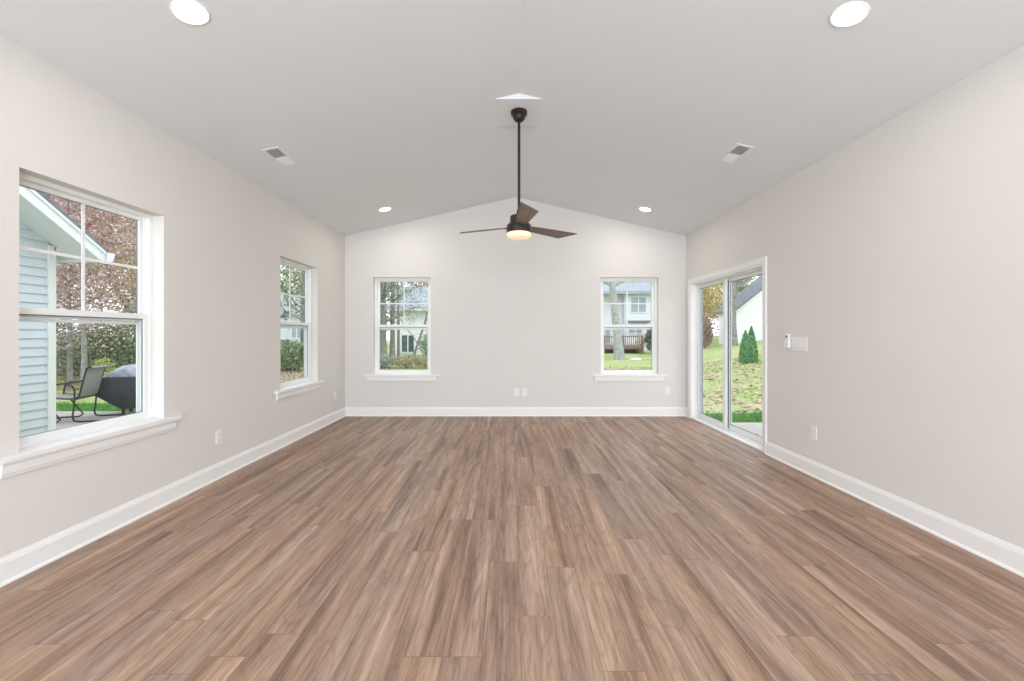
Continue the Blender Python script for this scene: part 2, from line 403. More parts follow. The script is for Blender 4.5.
# ------------------------------------------------------------------ windows: local x along the wall, y outwards, origin at sill centre
def frame_ring(mb, x0, x1, z0, z1, y0, y1, l, r_, b_, t_):
    mb.box(x0, x0 + l, y0, y1, z0, z1); mb.box(x1 - r_, x1, y0, y1, z0, z1)
    mb.box(x0 + l, x1 - r_, y0, y1, z0, z0 + b_); mb.box(x0 + l, x1 - r_, y0, y1, z1 - t_, z1)
def make_window(idx, w, loc, rz):
    h = WZ1 - WZ0; q = w / 2
    r = tag(empty('window_%d' % idx, loc, rz), kind='structure')
    a = MB(); frame_ring(a, -q, q, 0, h, .088, .165, .030, .030, .026, .026)
    # stop lines of the jamb
    a.box(-q + .030, -q + .036, .125, .165, .02, h - .02); a.box(q - .036, q - .030, .125, .165, .02, h - .02)
    a.build('window_frame', M['vinyl'], r, bevel=.0015)
    zm = .738
    # upper sash
    u = MB(); frame_ring(u, -q + .030, q - .030, zm - .028, h - .024, .128, .152, .038, .038, .042, .028)
    us = u.build('upper_sash', M['vinyl'], r, bevel=.0015)
    gx0, gx1, gz0, gz1 = -q + .068, q - .068, zm + .014, h - .052
    g = MB(); frame_ring(g, gx0, gx1, gz0, gz1, .142, .150, .003, .003, .004, .003); g.build('gasket', M['gasket'], us)
    mu = MB(); mu.box(-.009, .009, .137, .143, gz0, gz1); zc = (gz0 + gz1) / 2
    mu.box(gx0, -.009, .137, .143, zc - .009, zc + .009); mu.box(.009, gx1, .137, .143, zc - .009, zc + .009)
    mu.build('muntin_grid', M['vinyl'], us)
    MB().box(gx0 + .002, gx1 - .002, .1445, .1475, gz0 + .002, gz1 - .002).build('pane', M['glass'], us)
    # lower sash
    l = MB(); frame_ring(l, -q + .030, q - .030, .022, zm + .026, .096, .122, .038, .038, .042, .036)
    ls = l.build('lower_sash', M['vinyl'], r, bevel=.0015)
    gz0, gz1 = .064, zm - .010
    g = MB(); frame_ring(g, gx0, gx1, gz0, gz1, .106, .112, .003, .006, .003, .007); g.build('gasket', M['gasket'], ls)
    MB().box(gx0 + .002, gx1 - .002, .1075, .1105, gz0 + .002, gz1 - .002).build('pane', M['glass'], ls)
    for sx in (-.16, .16):
        lk = MB(); lk.box(sx - .022, sx + .022, .098, .118, zm + .026, zm + .029); lk.box(sx - .006, sx + .018, .100, .112, zm + .029, zm + .033)
        lk.build('sash_lock', M['vinyl'], ls, bevel=.001)
    # half insect-screen frame outside the lower sash
    sc = MB(); frame_ring(sc, -q + .034, q - .034, .024, zm - .03, .154, .163, .024, .024, .024, .020)
    sc.build('screen_frame', M['vinyl'], r)
    for ch in r.children: ch.location.y = -.010
    # stool and apron
    s_ = MB(); s_.box(-q - .128, q + .128, -.040, 0, -.022, .006); s_.box(-q + .0005, q - .0005, 0, .0779, -.0215, .006)
    s_.build('window_sill', M['trim'], r, bevel=.003)
    ap = MB(); ap.prism([(-.0002, -.100), (-.010, -.100), (-.012, -.094), (-.013, -.086), (-.018, -.080), (-.018, -.040), (-.022, -.034), (-.022, -.0225), (-.0002, -.0225)], 'x', -q - .09, q + .09)
    ap.build('apron', M['trim'], r, bevel=.001)
    return r
make_window(1, W1[1] - W1[0], (XL, (W1[0] + W1[1]) / 2, WZ0), PI / 2)
make_window(2, W2[1] - W2[0], (XL, (W2[0] + W2[1]) / 2, WZ0), PI / 2)
make_window(3, B1[1] - B1[0], ((B1[0] + B1[1]) / 2, YB, WZ0), 0)
make_window(4, B2[1] - B2[0], ((B2[0] + B2[1]) / 2, YB, WZ0), 0)

# ------------------------------------------------------------------ sliding patio door, local x = towards the camera
d_ = tag(empty('door_1', (XR, (DR[0] + DR[1]) / 2, 0), -PI / 2), kind='structure')
q = (DR[1] - DR[0]) / 2
c = MB()
for sx in (-1, 1):
    a0, a1 = sorted((sx * (q - .004), sx * (q + .060)))
    c.box(a0, a1, -.014, -.0003, 0, DZ + .058)
    a0, a1 = sorted((sx * (q + .044), sx * (q + .060)))
    c.box(a0, a1, -.019, -.014, 0, DZ + .058)
c.box(-q + .004, q - .004, -.014, -.0003, DZ - .004, DZ + .058); c.box(-q - .044, q + .044, -.019, -.014, DZ + .044, DZ + .058)
c.build('door_casing', M['trim'], d_, bevel=.0015)
fr_ = MB(); frame_ring(fr_, -q, q, .0, DZ, 0.0, .165, .020, .020, .018, .026)
frame_ring(fr_, -q + .020, q - .020, .018, DZ - .026, .070, .164, .010, .010, .014, .014)
fr_.build('door_frame', M['vinyl'], d_, bevel=.0015)
MB().box(-q + .031, -q + .036,    .118, .169, .04, DZ - .045).build('jamb_track', M['gasket'], d_)  # dark strip added to cover the bright, sky-lit far jamb
def panel(x0, x1, y0, y1, handle):
    z0, z1 = .034, DZ - .042
    p = MB(); frame_ring(p, x0, x1, z0, z1, y0, y1, .060, .062, .062, .042)
    po = p.build('door_panel', M['vinyl'], d_, bevel=.002)
    g = MB(); frame_ring(g, x0 + .060, x1 - .062, z0 + .062, z1 - .042, (y0 + y1) / 2 - .006, (y0 + y1) / 2 + .006, .006, .006, .006, .006)
    g.build('gasket', M['gasket'], po)
    ym = (y0 + y1) / 2
    MB().box(x0 + .064, x1 - .066, ym - .002, ym + .002, z0 + .066, z1 - .046).build('pane', M['glass_door'], po)
    return po
panel(-q + .030, -.060, .084, .117, False)       # far, inner track
pn = panel(-.090, q - .030, .121, .154, True)   # near, outer track
# grey strip paints the shade on the meeting stile of the outer panel
MB().box(-.090, -.028, .1175, .121, .05, DZ - .06).build('interlock_strip', M['gasket'], pn)

# ------------------------------------------------------------------ ceiling fan
FX, FY = .064, 3.91
fan = tag(empty('ceiling_fan', (FX, FY, BZ)), 'dark bronze three blade ceiling fan hanging on a long downrod from the ridge', 'ceiling fan')
cn = MB().lathe([(.060, 0), (.074, -.001), (.076, -.006), (.074, -.028), (.060, -.034), (.056, -.038), (.056, -.060), (.050, -.072), (.036, -.086), (.022, -.094), (.013, -.096)], 32)
cn.build('canopy', M['bronze'], fan, smooth=True)
HUBZ = CAMZ + .985 - BZ     # blade level relative to block
MB().tube([(0, 0, -.09), (0, 0, HUBZ + .10)], .013, 16).build('downrod', M['bronze'], fan, smooth=True)
MB().lathe([(.016, HUBZ + .15), (.020, HUBZ + .148), (.022, HUBZ + .11), (.040, HUBZ + .10), (.070, HUBZ + .098), (.082, HUBZ + .090), (.084, HUBZ + .030), (.080, HUBZ + .020)][::-1], 32).build('yoke_cover', M['bronze'], fan, smooth=True)
mh = MB().lathe([(.070, HUBZ + .024), (.100, HUBZ + .020), (.112, HUBZ + .008), (.115, HUBZ - .004), (.115, HUBZ - .030), (.110, HUBZ - .032), (.110, HUBZ - .040), (.114, HUBZ - .042), (.114, HUBZ - .060), (.108, HUBZ - .062)], 48)
mh.build('motor_housing', M['bronze'], fan, smooth=True)
lg = MB().lathe([(.106, HUBZ - .060), (.112, HUBZ - .066), (.113, HUBZ - .080), (.108, HUBZ - .094), (.092, HUBZ - .105), (.062, HUBZ - .113), (.025, HUBZ - .116), (.001, HUBZ - .1165)], 48)
lg.build('light_globe', M['fan_glass'], fan, smooth=True)
def blade(angle):
    top = [(.095, .045), (.30, .060), (.56, .080)]     # ccw edge (short)
    bot = [(.675, -.082), (.30, -.062), (.095, -.045)]  # cw edge (long)
    poly = top + bot
    mb = MB(); mb.prism([(x, y) for x, y in poly], 'z', -.004, .004)
    pitch = -math.radians(12)
    mt = Matrix.Translation((0, 0, HUBZ - .003)) @ Matrix.Rotation(angle, 4, 'Z') @ Matrix.Rotation(pitch, 4, 'X')
    me = mb.build('blade', M['blade'], fan, bevel=.002); me.matrix_local = mt
    arm = MB(); arm.box(.06, .135, -.035, .035, -.011, -.0045); arm.build('blade_bracket', M['bronze'], me, bevel=.002)
for a in (-83, 37, 157): blade(math.radians(a))
lt = bpy.data.lights.new('fan_bulb', 'AREA'); lt.shape = 'DISK'; lt.size = .18; lt.energy = 3; lt.color = (1, .82, .62)
lo = bpy.data.objects.new('fan_bulb', lt); COL.objects.link(lo); lo.parent = fan; lo.location = (0, 0, HUBZ - .125)

# ------------------------------------------------------------------ recessed lights
def on_ceiling(x, y):
    z = ceil_z(x); a = math.atan(SL) * (1 if x > XM else -1)
    return (x, y, z), (0, a, 0)
def make_downlight(x, y, label, grp):
    loc, rot = on_ceiling(x, y)
    r = tag(empty('recessed_light', loc, rot=rot), label, 'ceiling light', grp)
    MB().lathe([(.077, -.003), (.077, -.006), (.080, -.008), (.085, -.006), (.087, -.0002), (.077, -.0002)], 40).build('trim_ring', M['lamp_white'], r, smooth=True)
    MB().lathe([(.0765, -.0004), (.0765, -.004), (.06, -.0055), (.001, -.006)], 40).build('lens', M['lens'], r, smooth=True)
    area('lamp', (0, 0, -.011), (0, 0, 0), .14, .14, DOWNLIGHT_W, (1, .97, .94), r, 'DISK')
    return r
GL = 'recessed ceiling lights'
make_downlight(-1.685, 2.237, 'large looking round recessed light, nearest one on the left ceiling slope', GL)
make_downlight(1.785, 2.26, 'large looking round recessed light, nearest one on the right ceiling slope', GL)
make_downlight(-1.71, 5.75, 'small looking round recessed light near back wall left of the fan', GL)
make_downlight(1.80, 5.77, 'small looking round recessed light near back wall right of the fan', GL)
make_downlight(-1.70, -1.4, 'round recessed light on left slope behind the camera', GL)  # this pair is unseen, added as extra fill for the room
make_downlight(1.80, -1.4, 'round recessed light on right slope behind the camera', GL)

# ------------------------------------------------------------------ ceiling registers
def make_vent(x, y, label):
    loc, rot = on_ceiling(x, y)
    r = tag(empty('ceiling_vent', loc, rot=rot), label, 'vent', 'ceiling vents')
    f_ = MB(); frame_ring(f_, -.075, .075, -.18, .18, -.006, -.0002, .022, .022, .022, .022)
    f_.v = [(a, c_, b_) for a, b_, c_ in f_.v]
    f_.box(-.053, .053, -.004, .004, -.006, -.0003)
    f_.build('vent_frame', M['grille'], r, bevel=.001)
    MB().box(-.053, .053, -.158, .158, -.0012, -.0002).build('vent_throat', M['vent_dark'], r)
    s1 = MB(); s2 = MB()
    for k in range(10):       # louvres: the near bank opens towards the camera, the far one away
        for sgn, mb_ in ((-1, s1), (1, s2)):
            yc = sgn * (.012 + k * .0150)
            mt = Matrix.Translation((0, yc, -.0048)) @ Matrix.Rotation(math.radians(38 if sgn < 0 else -38), 4, 'X')
            mb_.box(-.052, .052, -.0072, .0072, -.0005, .0005, mt)
    s1.build('louver_bank', M['grille'], r); s2.build('louver_bank', M['grille'], r)
    return r
make_vent(-2.08, 3.845, 'white slotted air vent on the left ceiling slope')
make_vent(2.025, 3.88, 'white slotted air vent on the right ceiling slope')

# ------------------------------------------------------------------ outlets and switches (local x along wall, y outwards of the room)
def make_outlet(loc, rz, label, grp='wall outlets', slots=True):
    r = tag(empty('wall_outlet', loc, rz), label, 'outlet', grp)
    MB().box(-.037, .037, -.006, -.0002, -.060, .060).build('cover_plate', M['plastic'], r, bevel=.002)
    for zc in (-.021, .021):
        f_ = MB(); f_.box(-.0165, .0165, -.0085, -.0062, zc - .0145, zc + .0145)
        fo = f_.build('receptacle', M['plastic'], r, bevel=.002)
        s_ = MB(); s_.box(-.0075, -.0055, -.0090, -.0086, zc - .002, zc + .007); s_.box(.0055, .0075, -.0090, -.0086, zc - .002, zc + .007)
        s_.box(-.002, .002, -.0090, -.0086, zc - .010, zc - .006)
        s_.build('slots', M['plastic_dark'], fo)
    MB().lathe([(.0025, -.0008), (.0025, .0008)], 10).xf(Matrix.Translation((0, -.0066, 0)) @ Matrix.Rotation(PI / 2, 4, 'X')).build('screw', M['plastic'], r)
    return r
make_outlet((XL, 3.70, .357), PI / 2, 'white outlet on left wall between the two windows')
make_outlet((XL, 6.13, .374), PI / 2, 'white outlet on left wall beside the far corner')
make_outlet((.067, YB, .358), 0, 'left one of the two outlets side by side on back wall')
make_outlet((.187, YB, .358), 0, 'right one of the two outlets side by side on back wall')
make_outlet((2.36, YB, .385), 0, 'white outlet on back wall near the right corner by the sliding door')
make_outlet((XR, 3.744, .382), -PI / 2, 'white outlet low on right wall below the light switches')
# triple switch
sw = tag(empty('light_switch', (XR, 3.928, 1.158), -PI / 2), 'wide white light switch plate on right wall beside the sliding door', 'light switch')
MB().box(-.103, .103, -.006, -.0002, -.066, .066).build('cover_plate', M['plastic'], sw, bevel=.002)
for k in (-1, 0, 1):
    mb = MB(); mb.prism([(-.0062, -.033), (-.0105, -.033), (-.008, 0), (-.0070, .033), (-.0062, .033)], 'x', k * .05 - .016, k * .05 + .016)
    mb.build('rocker', M['plastic'], sw, bevel=.001)
rm = tag(empty('fan_remote', (XR, 4.085, 1.19), -PI / 2), 'small white fan remote in wall cradle left of the switch plate', 'remote control')
mb = MB(); mb.box(-.030, .030, -.010, -.0002, -.070, .058); mb.box(-.030, -.026, -.024, -.010, -.070, .0); mb.box(.026, .030, -.024, -.010, -.070, .0); mb.box(-.030, .030, -.026, -.022, -.070, -.02)
mb.build('cradle', M['plastic'], rm, bevel=.002)
mb = MB(); mb.box(-.0245, .0245, -.0215, -.0105, -.064, .066)
ro = mb.build('remote_body', M['plastic'], rm, bevel=.004)
MB().lathe([(.013, -.001), (.013, .001)], 20).xf(Matrix.Translation((0, -.0228, .035)) @ Matrix.Rotation(PI / 2, 4, 'X')).build('button', M['button'], ro)

# ================================================================== outside
def gz(x, y):
    u = x - .3 * y - 1.5
    z = -.22 + .15 * min(max(u, 0), 8) * min(1, max(0, (y - 6) / 6))
    if x < -11: z += .01 * (-x - 11)
    return z
g = MB(); NX, NY = 90, 60
xs = [-70 + 140 * i / NX for i in range(NX + 1)]; ys = [-12 + 102 * j / NY for j in range(NY + 1)]
g.add([(x, y, gz(x, y)) for y in ys for x in xs], [(j * (NX + 1) + i, j * (NX + 1) + i + 1, (j + 1) * (NX + 1) + i + 1, (j + 1) * (NX + 1) + i) for j in range(NY) for i in range(NX)])
lw = g.build('lawn', M['lawn'], smooth=True); tag(lw, kind='structure')
tag(MB().box(-9.6, XL - T - .01, 5.3, 7.75, -.30, -.15).build('patio', M['concrete'], bevel=.01), kind='structure')
tag(MB().box(XR + T + .04, 4.7, 3.6, 6.62, -.30, -.12).build('patio.001', M['concrete'], bevel=.01), kind='structure')

# grass edging strips and fallen leaves
def quads(name, m, pts, size, seed, flat=False, tall=False):
    rd = random.Random(seed); mb = MB()
    for p in pts:
        p = Vector(p); s_ = size * rd.uniform(.6, 1.3)
        if tall:
            a = rd.uniform(0, PI); d = Vector((math.cos(a), math.sin(a), 0)) * s_ * .12
            tip = Vector((rd.uniform(-.3, .3), rd.uniform(-.3, .3), 1)) * s_
            mb.add([p - d, p + d, p + tip], [(0, 1, 2)]); continue
        if flat: n_ = Vector((rd.uniform(-.4, .4), rd.uniform(-.4, .4), 1)).normalized()
        else: n_ = Vector((rd.gauss(0, 1), rd.gauss(0, 1), rd.gauss(0, 1))).normalized()
        a = n_.orthogonal().normalized(); a.rotate(Matrix.Rotation(rd.uniform(0, 6.28), 3, n_)); b_ = n_.cross(a)
        mb.add([p - a * s_ * .5, p + b_ * s_ * .32, p + a * s_ * .5, p - b_ * s_ * .32], [(0, 1, 2, 3)])
    return mb.build(name, m, fix=False)
rd = random.Random(4)
pts = []
for _ in range(14000):
    x, y = rd.uniform(2.9, 6.3), rd.uniform(6.62, 7.7)
    pts.append((x, y, gz(x, y) - .01))
for _ in range(9000):
    x, y = rd.uniform(-9.6, -5), rd.uniform(7.76, 8.9)
    pts.append((x, y, gz(x, y) - .01))
tag(quads('grass_strip', M['grass_blade'], pts, .07, 5, tall=True), 'lush green grass growing along the patio edges', 'grass', kind='stuff')
pts = []
for _ in range(15000):
    x, y = rd.uniform(3.2, 16), rd.uniform(7.6, 19)
    if rd.random() < .95 - .04 * (y - 7): pts.append((x, y, gz(x, y) + .02))
for _ in range(14000):
    x, y = rd.uniform(-19, -5), rd.uniform(10.5, 19)
    pts.append((x, y, gz(x, y) + .02))
for _ in range(500):
    x, y = rd.uniform(-8, 9), rd.uniform(9, 30)
    pts.append((x, y, gz(x, y) + .02))
for _ in range(70):
    x, y = rd.uniform(2.95, 4.4), rd.uniform(4.6, 6.0)
    pts.append((x, y, -.11))
tag(quads('leaf_litter', M['litter'], pts, .095, 6, flat=True), 'brown fallen leaves scattered over the lawn', 'leaves', kind='stuff')

# ------------------------------------------------------------------ trees
def tree(name, label, cat, x, y, h, trunk_r, crown_z, crown_r, n_leaf, leaf, leaf_size, seed, bark='bark', lean=(0, 0), group=None, branches=12, spread=1.0, squash=1.0, low=.35):
    rd = random.Random(seed); z0 = gz(x, y) - .05
    r = tag(empty(name, (x, y, z0)), label, cat, group)
    mb = MB()
    trunk = []
    for i in range(9):
        f_ = i / 8; trunk.append(Vector((lean[0] * f_ + rd.uniform(-.05, .05) * f_ * 2, lean[1] * f_ + rd.uniform(-.05, .05) * f_ * 2, h * .92 * f_)))
    rr_ = [trunk_r * (1.25 if i == 0 else 1) * (1 - .8 * (i / 8) ** 1.2) for i in range(9)]
    mb.tube(trunk, rr_, 10)
    tips = []
    for k in range(branches):
        f_ = low + (1 - low) * (k + rd.random()) / branches * .95
        i = min(7, int(f_ * 8)); base = trunk[i].lerp(trunk[i + 1], f_ * 8 - i)
        a = k * 2.4 + rd.uniform(-.5, .5); L = crown_r * spread * rd.uniform(.6, 1.0) * (1.1 - .55 * f_)
        up_ = rd.uniform(.35, .9)
        d = Vector((math.cos(a), math.sin(a), up_)).normalized()
        p = [base]; 
        for s_ in range(1, 5): p.append(p[-1] + (d + Vector((rd.uniform(-.25, .25), rd.uniform(-.25, .25), rd.uniform(-.1, .3)))).normalized() * L / 4)
        r0 = max(.012, rr_[i] * .45)
        mb.tube(p, [r0, r0 * .8, r0 * .6, r0 * .4, r0 * .2], 6); tips.append(p[-1])
        for s_ in range(1, 5):
            for _ in range(2):
                d2 = Vector((rd.gauss(0, 1), rd.gauss(0, 1), rd.uniform(-.1, 1))).normalized(); l2 = L * rd.uniform(.2, .42)
                q_ = [p[s_], p[s_] + d2 * l2 * .5, p[s_] + d2 * l2 + Vector((0, 0, rd.uniform(-.05, .12)))]
                mb.tube(q_, [r0 * .35, r0 * .22, r0 * .08], 4); tips += q_[1:]
    mb.build('trunk', M[bark], r, smooth=True)
    if n_leaf:
        pts = []
        cc = Vector((lean[0] * .7, lean[1] * .7, crown_z))
        for _ in range(n_leaf):
            if rd.random() < .6 and tips:
                p = rd.choice(tips) + Vector((rd.gauss(0, 1), rd.gauss(0, 1), rd.gauss(0, 1))) * crown_r * .13
            else:
                v = Vector((rd.gauss(0, 1), rd.gauss(0, 1), rd.gauss(0, 1))).normalized() * (rd.random() ** .45) * crown_r
                v.z *= squash; p = cc + v
            if p.z < .3: continue
            pts.append(p)
        o = quads('foliage', M[leaf], pts, leaf_size, seed + 1); o.parent = r
    return r
def shrub(name, label, cat, x, y, rx, ry, h, n_leaf, leaf, size, seed, group=None, cone=False, peaks=1):
    rd = random.Random(seed); z0 = gz(x, y) - .03
    r = tag(empty(name, (x, y, z0)), label, cat, group)
    mb = MB()
    for k in range(9):
        a = rd.uniform(0, 6.28); e_ = Vector((math.cos(a) * rx * .7, math.sin(a) * ry * .7, h * rd.uniform(.6, .9)))
        mb.tube([(rd.uniform(-.05, .05), rd.uniform(-.05, .05), 0), e_ * .45, e_], [.02, .014, .005], 5)
    mb.build('stems', M['bark'], r)
    pts = []
    for _ in range(n_leaf):
        if cone:
            k = rd.choice(range(peaks)); zz = rd.random() ** 1.3; hh = h * (1 if k == 0 else .88)
            rr_ = (1 - zz ** 2.4) * (.72 if peaks > 1 else 1) * math.sqrt(rd.random() * .5 + .5); a = rd.uniform(0, 6.28)
            ox = 0 if peaks == 1 else (.28 * rx if k == 0 else -.42 * rx)
            pts.append((ox + math.cos(a) * rr_ * rx, math.sin(a) * rr_ * ry, .05 + zz * hh))
        else:
            v = Vector((rd.gauss(0, 1), rd.gauss(0, 1), rd.gauss(0, 1))).normalized() * (rd.random() ** .35)
            pts.append((v.x * rx, v.y * ry, h * .52 + v.z * h * .5))
    o = quads('foliage', M[leaf], pts, size, seed + 1); o.parent = r
    return r
# seen through the near left window
tree('red_tree', 'red leaved autumn tree behind the patio, seen through the near left window', 'tree', -11.6, 11.2, 6.6, .055, 4.2, 3.3, 25000, 'leaf_red', .075, 11, branches=22, low=.22)
tree('red_tree', 'smaller reddish tree left of the pale trunk behind the patio chair', 'tree', -15.6, 13.6, 7.5, .07, 4.6, 3.4, 14000, 'leaf_red', .10, 12, branches=18, low=.2)
tree('slender_tree', 'slender pale trunked tree right behind the patio chair back', 'tree', -12.93, 12.9, 8, .07, 6.5, 2.2, 1500, 'leaf_brown', .13, 13, 'bark_pale', low=.5)
tree('green_tree', 'thin green and yellow tree above the covered grill, beside the red tree', 'tree', -11.3, 13.4, 7.5, .10, 4.2, 2.6, 9000, 'leaf_yellow', .085, 14, low=.25)
wood = [(-20, 17, 9, 'leaf_grey', 'grey green'), (-16.6, 19, 10, 'leaf_brown', 'brown leaved'), (-24, 22, 11, 'leaf_green', 'light green'), (-20, 27, 10, 'leaf_dark', 'dark green')]
for i, (x, y, h, lf, nm) in enumerate(wood):
    tree('woodland_tree', nm + ' woodland tree in the belt of trees behind the patio', 'tree', x, y, h, .2, h * .55, 3.6, 8000, lf, .15, 20 + i, group='woodland trees', low=.15)
for i, (x, y, rx, ry, h, n_, lf, nm) in enumerate([(-17.4, 15.2, 1.7, 1.0, 2.4, 3800, 'leaf_dark', 'dark tangled shrub behind the patio, left of the pale trunk'),
        (-13.4, 14.6, 1.5, .9, 2.2, 3400, 'leaf_green', 'olive green shrub behind the chair back and pale trunk'),
        (-14.9, 14.9, 1.5, .9, 1.6, 2600, 'leaf_grey', 'grey green shrub between the dark and the olive shrubs'),
        (-12.5, 15.8, 1.3, .9, 2.6, 3000, 'leaf_green', 'tall light green shrub above the covered grill')]):
    shrub('shrub', nm, 'shrub', x, y, rx, ry, h, int(n_ * 1.7), lf, .10, 40 + i, group='shrubs behind the patio')
shrub('yellow_shrub', 'small yellow green bush right behind the patio chair top', 'shrub', -11.75, 12.3, .32, .3, .85, 500, 'leaf_lime', .07, 50)
# seen through the far left window
for i, (x, nm) in enumerate([(-10.4, 'nearest to the house wing'), (-8.95, 'in the middle of the hedge row'), (-7.5, 'at the right end of the hedge row')]):
    shrub('hedge_shrub', 'hedge shrub ' + nm + ', through far left window', 'shrub', x, 17.0, .95, .6, 1.25, 2400, ['leaf_dark', 'leaf_green', 'leaf_dark'][i], .12, 55 + i, group='hedge shrubs')
tree('bare_tree', 'nearly bare grey tree behind the hedge, seen through far left window', 'tree', -9.4, 19.5, 9, .09, 6, 3.4, 2600, 'leaf_grey', .10, 61, branches=22, low=.2)
tree('yellowing_tree', 'yellow green tree behind the hedge, seen through far left window', 'tree', -11.0, 22.5, 8, .16, 4.6, 2.8, 2200, 'leaf_lime', .10, 62, low=.25)
tree('dark_tree', 'dark leafy tree left of the pale distant house', 'tree', -14.2, 24.5, 9, .2, 5.2, 2.2, 2600, 'leaf_dark', .2, 63, low=.15)
# seen through the left window of the back wall
tree('ivy_tree', 'stout ivy grown tree, leftmost through the left back window', 'tree', -6.35, 21.0, 10, .19, 5, 2.6, 10000, 'leaf_grey', .09, 71, low=.22)
tree('ivy_tree', 'second grey trunked tree through the left back window', 'tree', -6.0, 21.4, 10, .13, 5.4, 2.4, 7000, 'leaf_grey', .09, 72, low=.3)
tree('thin_tree', 'thin straight tree right of the two ivy grown trunks', 'tree', -6.25, 23.5, 9, .08, 6.4, 1.5, 500, 'leaf_grey', .14, 73, low=.4)
tree('leaning_tree', 'leaning bare tree in front of the white house with twin window', 'tree', -5.3, 22.6, 5.5, .07, 3.6, 1.6, 120, 'leaf_grey', .12, 74, lean=(1.6, 0), low=.1, branches=10, spread=1.6)
shrub('green_bush', 'light green bush beside the twin window of the white house', 'shrub', -5.55, 28.0, .6, .5, 1.55, 700, 'leaf_green', .14, 75)
for i, x in enumerate([-6.4, -5.2, -4.1]):
    shrub('brown_shrub', ['brown green low shrub under the ivy trunks', 'yellow brown low shrub left of the leaning tree foot', 'brown low shrub right of the leaning tree foot'][i], 'shrub', x * .87, 18.4, .65, .5, .62, 1100, ['leaf_grey', 'leaf_straw', 'leaf_straw'][i], .08, 80 + i, group='low shrubs by the back window')
# seen through the right window of the back wall
tree('old_tree', 'big grey trunked tree on the lawn, seen through right back window', 'tree', 6.25, 24.8, 9.5, .27, 7, 3.0, 500, 'leaf_grey', .14, 91, 'bark_pale', lean=(-.9, 0), low=.45, branches=14)
shrub('dark_shrub', 'dark blue green shrub right of the deck, before the big house', 'shrub', 10.75, 31.6, .95, .6, 2.1, 3000, 'leaf_dark', .16, 92)
shrub('dry_shrub', 'dry brown shrub at the right end of the deck', 'shrub', 9.45, 31.4, .4, .3, 1.5, 420, 'leaf_brown', .09, 93)
st = MB(); rd = random.Random(7)
st.lathe([(.10, 0), (.30, .02), (.34, .09), (.24, .15), (.05, .17)], 14); st.v = [(x * rd.uniform(.93, 1.07), y * .7 * rd.uniform(.93, 1.07), z) for x, y, z in st.v]
so = st.build('lawn_stone', M['stone'], smooth=True); so.location = (6.85, 23.6, gz(6.85, 23.6) - .02)
tag(so, 'pale rounded stone on the lawn right of the big tree foot', 'stone')
# seen through the sliding door
shrub('arborvitae', 'green two peaked conical evergreen on the lawn outside the sliding door', 'evergreen', 8.88, 16.0, .31, .31, 1.36, 7500, 'leaf_arbor', .055, 101, cone=True, peaks=2)
tree('big_tree', 'big dark trunked tree before the white gable house, through the sliding door', 'tree', 14.35, 28.0, 13, .36, 9, 5, 900, 'leaf_grey', .18, 102, low=.28, branches=20)
tree('yellow_tree', 'yellow leaved tree seen through the far pane of the sliding door', 'tree', 15.6, 36, 8.5, .22, 4.9, 2.7, 5200, 'leaf_yellow', .24, 103, low=.3)
tree('brown_tree', 'brown grey tree behind the yellow tree through the sliding door', 'tree', 19.2, 43, 10, .25, 4.2, 3.6, 6000, 'leaf_brown', .26, 104, low=.2)
shrub('russet_shrub', 'russet brown shrub below the yellow tree through the sliding door', 'shrub', 13.6, 30.2, .62, .5, 2.3, 2400, 'leaf_brown', .13, 105)
# tree line far behind
ft = [(-42, 50), (-33, 53), (-25, 51), (-17, 52), (-9.5, 50), (-3, 54), (3, 52), (20, 55), (28, 52), (36, 50), (44, 46), (-45, 36), (-38, 24), (-36, 13)]
fn = ['far left end', 'left of the pale house', 'behind the pale distant house', 'right of the pale house', 'left of the white house', 'behind the white house with twin window', 'between the two houses', 'behind the big deck house right end', 'behind the yellow tree', 'behind the gable house', 'far right end', 'beyond the woodland belt, rear', 'beyond the woodland belt, middle', 'beyond the house wing']
for i, ((x, y), s_) in enumerate(zip(ft, fn)):
    tree('distant_tree', 'hazy distant tree of the far tree line, ' + s_, 'tree', x, y, 9.5, .3, 5.5, 4.6, 2200, ['leaf_grey', 'leaf_brown', 'leaf_green'][i % 3], .42, 120 + i, group='far tree line', low=.12)

# ------------------------------------------------------------------ house wing with lap siding and gable (left of the near window)
wg = tag(empty('house_wing', (-5.44, 1.85, -.22)), 'pale blue siding gable wing with white rake and gutter outside the near left window', 'building')
wx, yc, ye = -5.44, 1.85, 5.07
def P(mb): # world to local
    return mb.xf(Matrix.Translation((5.44, -1.85, .22)))
def rake_z(y): return CAMZ + 1.115 + .63 * (ye - abs(y - yc) - yc)
lap = .1016; sd = MB(); z = -.22
k = 0
while z < rake_z(yc) - .02:
    zt = z + lap
    def ylim(zz): return min(ye - .07, yc + max(0.02, (rake_z(yc) - zz) / .63))
    a0, a1 = ylim(z), ylim(zt)
    # wedge lap: bottom sticks out 14 mm
    y0b, y0t = 2 * yc - a0, 2 * yc - a1
    sd.add([(wx + .020, y0b, z), (wx + .020, a0, z), (wx + .002, a1, zt), (wx + .002, y0t, zt), (wx - .02, y0b, z), (wx - .02, a0, z), (wx - .02, a1, zt), (wx - .02, y0t, zt)],
           [(0, 1, 2, 3), (0, 4, 5, 1), (3, 2, 6, 7), (1, 5, 6, 2), (4, 0, 3, 7), (4, 7, 6, 5)])
    z = zt
P(sd).build('siding', M['siding'], wg)
bd = MB(); bd.prism([(2 * yc - ye + .02, -.22), (ye - .02, -.22), (ye - .02, CAMZ + 1.10), (yc, rake_z(yc) - .01), (2 * yc - ye + .02, CAMZ + 1.10)], 'x', -12, wx - .02)
P(bd).build('wall_body', M['siding'], wg)
cp = MB().box(wx - .10, wx + .030, ye - .085, ye, -.22, CAMZ + 1.04)
